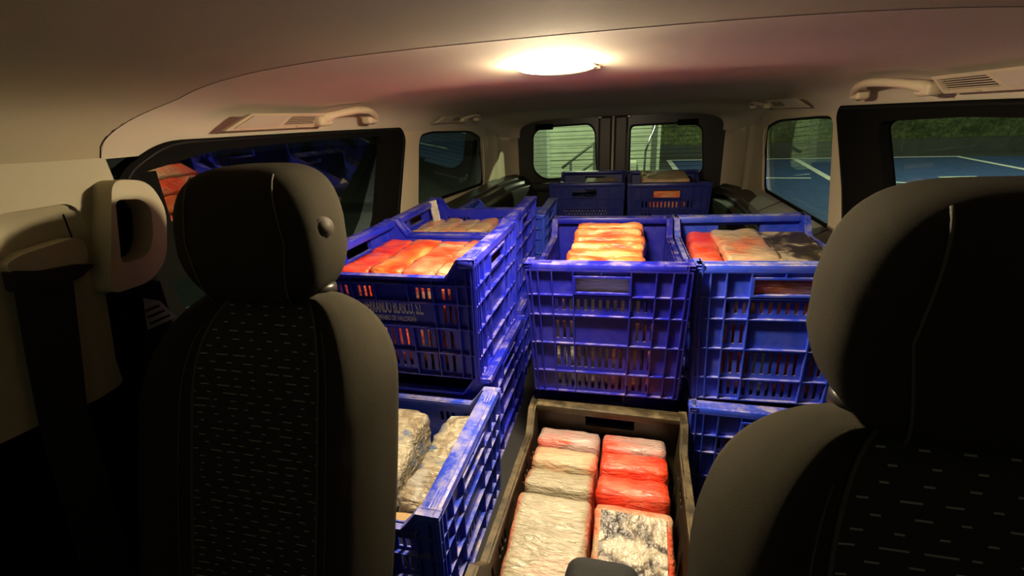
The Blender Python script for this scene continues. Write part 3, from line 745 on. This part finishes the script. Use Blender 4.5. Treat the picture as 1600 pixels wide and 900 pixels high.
# ------------------------------------------------------------------ seats
def seat(label, cx, ytop, side, zb=0, sc=1.0, hx=0.0):
    """side: +1 button on the right cheek of the headrest (image), -1 without; built round the top middle of the backrest"""
    t = thing('car_seat', label, 'seat', (cx, ytop, zb)); t.scale = (sc, sc, sc)
    ZT, HW, RC = .785, .247, .16
    def lean(z): return (z-ZT)*.33
    def body(u, z, front):
        """u -1..1 across, front True/False; point on the backrest"""
        k = max(0, (z-(ZT-RC))/RC); k = min(1, k)
        hw = (HW-.012*((.5-z)/.3)**2)*(1-.0)-(.135*(1-math.sqrt(max(0, 1-k**2.2))))
        th = .10*(1-.75*k**3)
        x = u*hw; e = abs(u)
        bol = .050*math.exp(-((e-.80)/.16)**2)
        edge = max(0, (e-.80)/.20); rnd = math.sqrt(max(0, 1-edge**2.6))
        y = -th*.5*rnd-bol*rnd*(1-.5*k)+.01*k if front else th*.5*rnd
        return Vector((x, y+lean(z)+.03, z))
    # one closed surface: front then back
    NU, NZ = 36, 34
    zs = [.12+(ZT-.12)*(1-(1-k/(NZ-1))**1.5) for k in range(NZ)]
    ring = [(-1+2*i/NU, True) for i in range(NU+1)]+[(1-2*i/NU, False) for i in range(1, NU)]
    v = []; f = []; n = len(ring)
    for z in zs: v += [body(u, z, fr) for u, fr in ring]
    for j in range(NZ-1):
        for i in range(n): f.append((j*n+i, j*n+(i+1) % n, (j+1)*n+(i+1) % n, (j+1)*n+i))
    f.append(tuple(range(n))); f.append(tuple(range((NZ-1)*n, NZ*n)))
    mk('backrest', v, f, KNIT, t, True)
    # patterned centre panel, a skin on the front, running over the top edge
    UP_ = .53
    def pan(uu, vv_):
        u = (-1+2*uu)*UP_*.985
        z = .14+(ZT-.14)*(1-(1-min(1, vv_/.93))**1.5); p = body(u, z, True); p.y -= .0035
        if vv_ > .93:
            k = (vv_-.93)/.07; p.z = ZT+.004; p.y += k*.035
        return p
    grid('centre_panel', 26, 44, pan, DASH, t)
    for sx in (-1, 1):
        mb = MB(); mb.tube([body(sx*UP_, .14+(ZT-.14)*(1-(1-k/30)**1.5), True)+Vector((0, -.003, 0)) for k in range(31)], .0028, 6); mb.out('piping', SEAM, t, True)
        mb = MB(); mb.tube([body(sx*(.60+.02*math.sin(k/20*PI)), .16+(ZT-.05-.16)*k/20, True)+Vector((0, -.001, 0)) for k in range(21)], .0014, 6); mb.out('stitching', SEAM, t, True)
    # headrest
    def hr(u, v):
        a = 2*PI*u; b_ = (v-.5)*PI
        n1, n2 = .50, .55
        c = lambda t_, n_: math.copysign(abs(math.cos(t_))**n_, math.cos(t_)); s = lambda t_, n_: math.copysign(abs(math.sin(t_))**n_, math.sin(t_))
        zz = s(b_, n2); wd = .153-.022*max(0, zz)-.030*max(0, -zz)**1.5
        x = wd*c(b_, n2)*c(a, n1); y = .078*c(b_, n2)*s(a, .62)
        y += .018*(x/.15)**2*-1 + .012*zz
        return (x, y, .122*zz)
    h = grid('headrest', 40, 28, hr, KNIT, t, closed_u=True); h.location = (hx, .060, ZT+.100)
    for sx in (-1, 1):
        mb = MB(); pts = []
        for k in range(25):
            z = -.11+.22*k/24; wd = .152-.022*max(0, z/.122)-.030*max(0, -z/.122)**1.5
            kk = max(0, 1-(abs(z)/.122)**(1/.55*1.0)); pts.append((sx*(.100-.02*abs(z)/.12), -.072*max(.05, (1-(abs(z)/.1225)**3.6))**.3+.012*z/.122-.010, z))
        mb.tube(pts, .0016, 6); mb.out('stitching', SEAM, h, True)
        mb = MB(); mb.tube([(sx*.085, .05, ZT-.06), (sx*.085, .048, ZT+.05)], .006, 10); mb.out('headrest_post', STEEL, t, True)
        mb = MB(); mb.tube([(sx*.085, .048, ZT-.008), (sx*.085, .048, ZT+.006), (sx*.085, .048, ZT+.012)], [.026, .026, .019], 20); mb.out('post_collar', GLOSSB, t, True)
    if side:
        for r0, r1, x0, nm in ((.0185, .017, .005, 'button_ring'), (.012, .010, .008, 'button')):
            mb = MB(); mb.tube([(.132, -.030, .02), (.141+x0, -.036-.4*x0, .02), (.144+x0, -.038-.4*x0, .02)], [r0, r0, r1], 24); mb.out(nm, BUTTON, h, True)
    # cushion
    rbox('cushion', .49, .50, .15, .05, KNIT, t, (0, -.44, .10), 4)
    return t
LS = seat('black fabric front seat at left, its headrest with a round grey button', -.472, .585, 1, .104, .90, -.016)
RS = seat('black fabric front seat at right, close and in shadow', .414, .440, 0, -.019, 1.0, .012)
o = rbox('armrest', .092, .30, .075, .022, WEB, RS, (-.338, -.14, .507), 4, (D(8), 0, 0))

# ------------------------------------------------------------------ outside
ASPH = plain('asphalt', (.05, .055, .05), .9, grain=.4, gs=60, var=.2)
BAYB = plain('blue_bay_paint', (.035, .075, .20), .6, grain=.3, gs=80, var=.2)
LINEW = plain('white_line_paint', (.70, .75, .70), .6, var=.1)
RENDER = plain('pale_render', (.46, .50, .40), .85, grain=.3, gs=40, var=.1)
RAILM = plain('grey_rail', (.10, .11, .09), .5)
CURB = plain('dark_kerb', (.03, .035, .03), .8, var=.2)
def hedge_mat():
    m, ns, lk, bs = nt('hedge_leaf'); mp = coords(ns, lk)
    n = N(ns, 'ShaderNodeTexNoise'); n.inputs['Scale'].default_value = 9; n.inputs['Detail'].default_value = 8; n.inputs['Roughness'].default_value = .8
    lk.new(mp.outputs[0], n.inputs['Vector'])
    r = ramp(ns, lk, n.outputs[0], [(.4, (.02, .035, .012)), (.6, (.12, .15, .05)), (.72, (.4, .42, .2))]); lk.new(r.outputs[0], bs.inputs['Base Color']); bs.inputs['Roughness'].default_value = .7
    bump(ns, lk, n.outputs[0], .8, .08, bs); return m
ZG = -.6
struct(mk('ground', [(-30, -8, ZG), (40, -8, ZG), (40, 40, ZG), (-30, 40, ZG)], [(0, 1, 2, 3)], ASPH))
bay = struct(mk('parking_bays', [(1.4, 5.5, ZG+.004), (13, 2.0, ZG+.004), (13, 16.0, ZG+.004), (1.4, 17.6, ZG+.004)], [(0, 1, 2, 3)], BAYB))
def stripe(a, b, w_):
    a, b = Vector((*a, ZG+.010)), Vector((*b, ZG+.010)); d = (b-a).normalized(); n = Vector((-d.y, d.x, 0))*w_/2; h = Vector((0, 0, .003))
    v = [a-n, b-n, b+n, a+n]; return struct(mk('line_marking', [*v, *[p+h for p in v]], [(0, 1, 2, 3), (4, 5, 6, 7), (0, 1, 5, 4), (1, 2, 6, 5), (2, 3, 7, 6), (3, 0, 4, 7)], LINEW, bay))
stripe((1.4, 17.6), (9.3, 16.5), .16); stripe((9.2, 16.45), (8.7, 12.6), .14); stripe((5.18, 17.1), (4.5, 12.0), .16); stripe((1.4, 17.6), (1.4, 11.5), .16)
stripe((3.0, 12.6), (4.2, 12.4), .12); stripe((5.0, 12.0), (5.9, 11.2), .12); stripe((6.6, 12.2), (7.3, 12.2), .1)
HEDGE = hedge_mat()
def hedge_fn(u, v):
    x = -4+u*26; y = 19.2-.06*x; z = ZG+v*4.2
    d = .35*noise.noise(Vector((x*1.3, z*1.3, 2)))+.18*noise.noise(Vector((x*4, z*4, 5)))
    return (x, y+d+.6*max(0, v-.85)**.5, z)
tag(grid('hedge', 150, 30, hedge_fn, HEDGE), 'tall clipped green hedge beyond the blue parking bays', 'hedge')
struct(MB().box(-4, 22, 18.1, 18.4, ZG, ZG+.45, lambda x, y, z: (x, y-.06*x, z)).out('kerb', CURB))
wl = struct(MB().box(-2.6, .60, 9.0, 9.3, ZG, 2.4).out('building_wall', RENDER))
mb = MB()
for k in range(24): mb.box(-2.6, .60, 8.985, 9.0, ZG+.125*k, ZG+.125*k+.105)
cl = mb.out('cladding', RENDER, wl); cl['kind'] = 'stuff'
struct(MB().box(-2.6, -1.36, 8.6, 8.985, ZG, 2.4).out('building_corner', plain('grey_render', (.26, .30, .25), .85, var=.1)))
ra = thing('stair_railing', 'dark metal stair railing on the pale clad wall outside the rear doors', 'railing', (-.7, 8.3, ZG))
mb = MB(); mb.tube([(-.35, 0, .80), (-.10, 0, .98), (.55, 0, 1.45)], .022, 8); mb.out('handrail', RAILM, ra, True)
mb = MB(); mb.tube([(-.35, 0, .50), (.55, 0, 1.12)], .018, 8); mb.out('lower_rail', RAILM, ra, True)
for x, h in ((-.20, .92), (.20, 1.2), (.55, 1.45)):
    MB().box(x-.02, x+.02, -.02, .02, 0, h).out('post', RAILM, ra)
st = thing('stair_flight', 'pale stair flight rising along the clad wall outside', 'stairs', (-.7, 8.5, ZG))
for k in range(6): MB().box(-.55+.2*k, .9, -.15, .45, .14*k, .14*(k+1)).out('step', RENDER, st)
po = thing('gate_post', 'dark square post with a slanted steel rail outside the right rear window', 'post', (.42, 8.2, ZG))
MB().box(-.005, .085, -.05, .05, 0, 1.52).out('post', RAILM, po)
mb = MB(); mb.tube([(-.10, -.06, .75), (-.09, -.06, 1.05), (.03, -.06, 1.45)], .018, 8); mb.out('slanted_rail', STEEL, po, True)
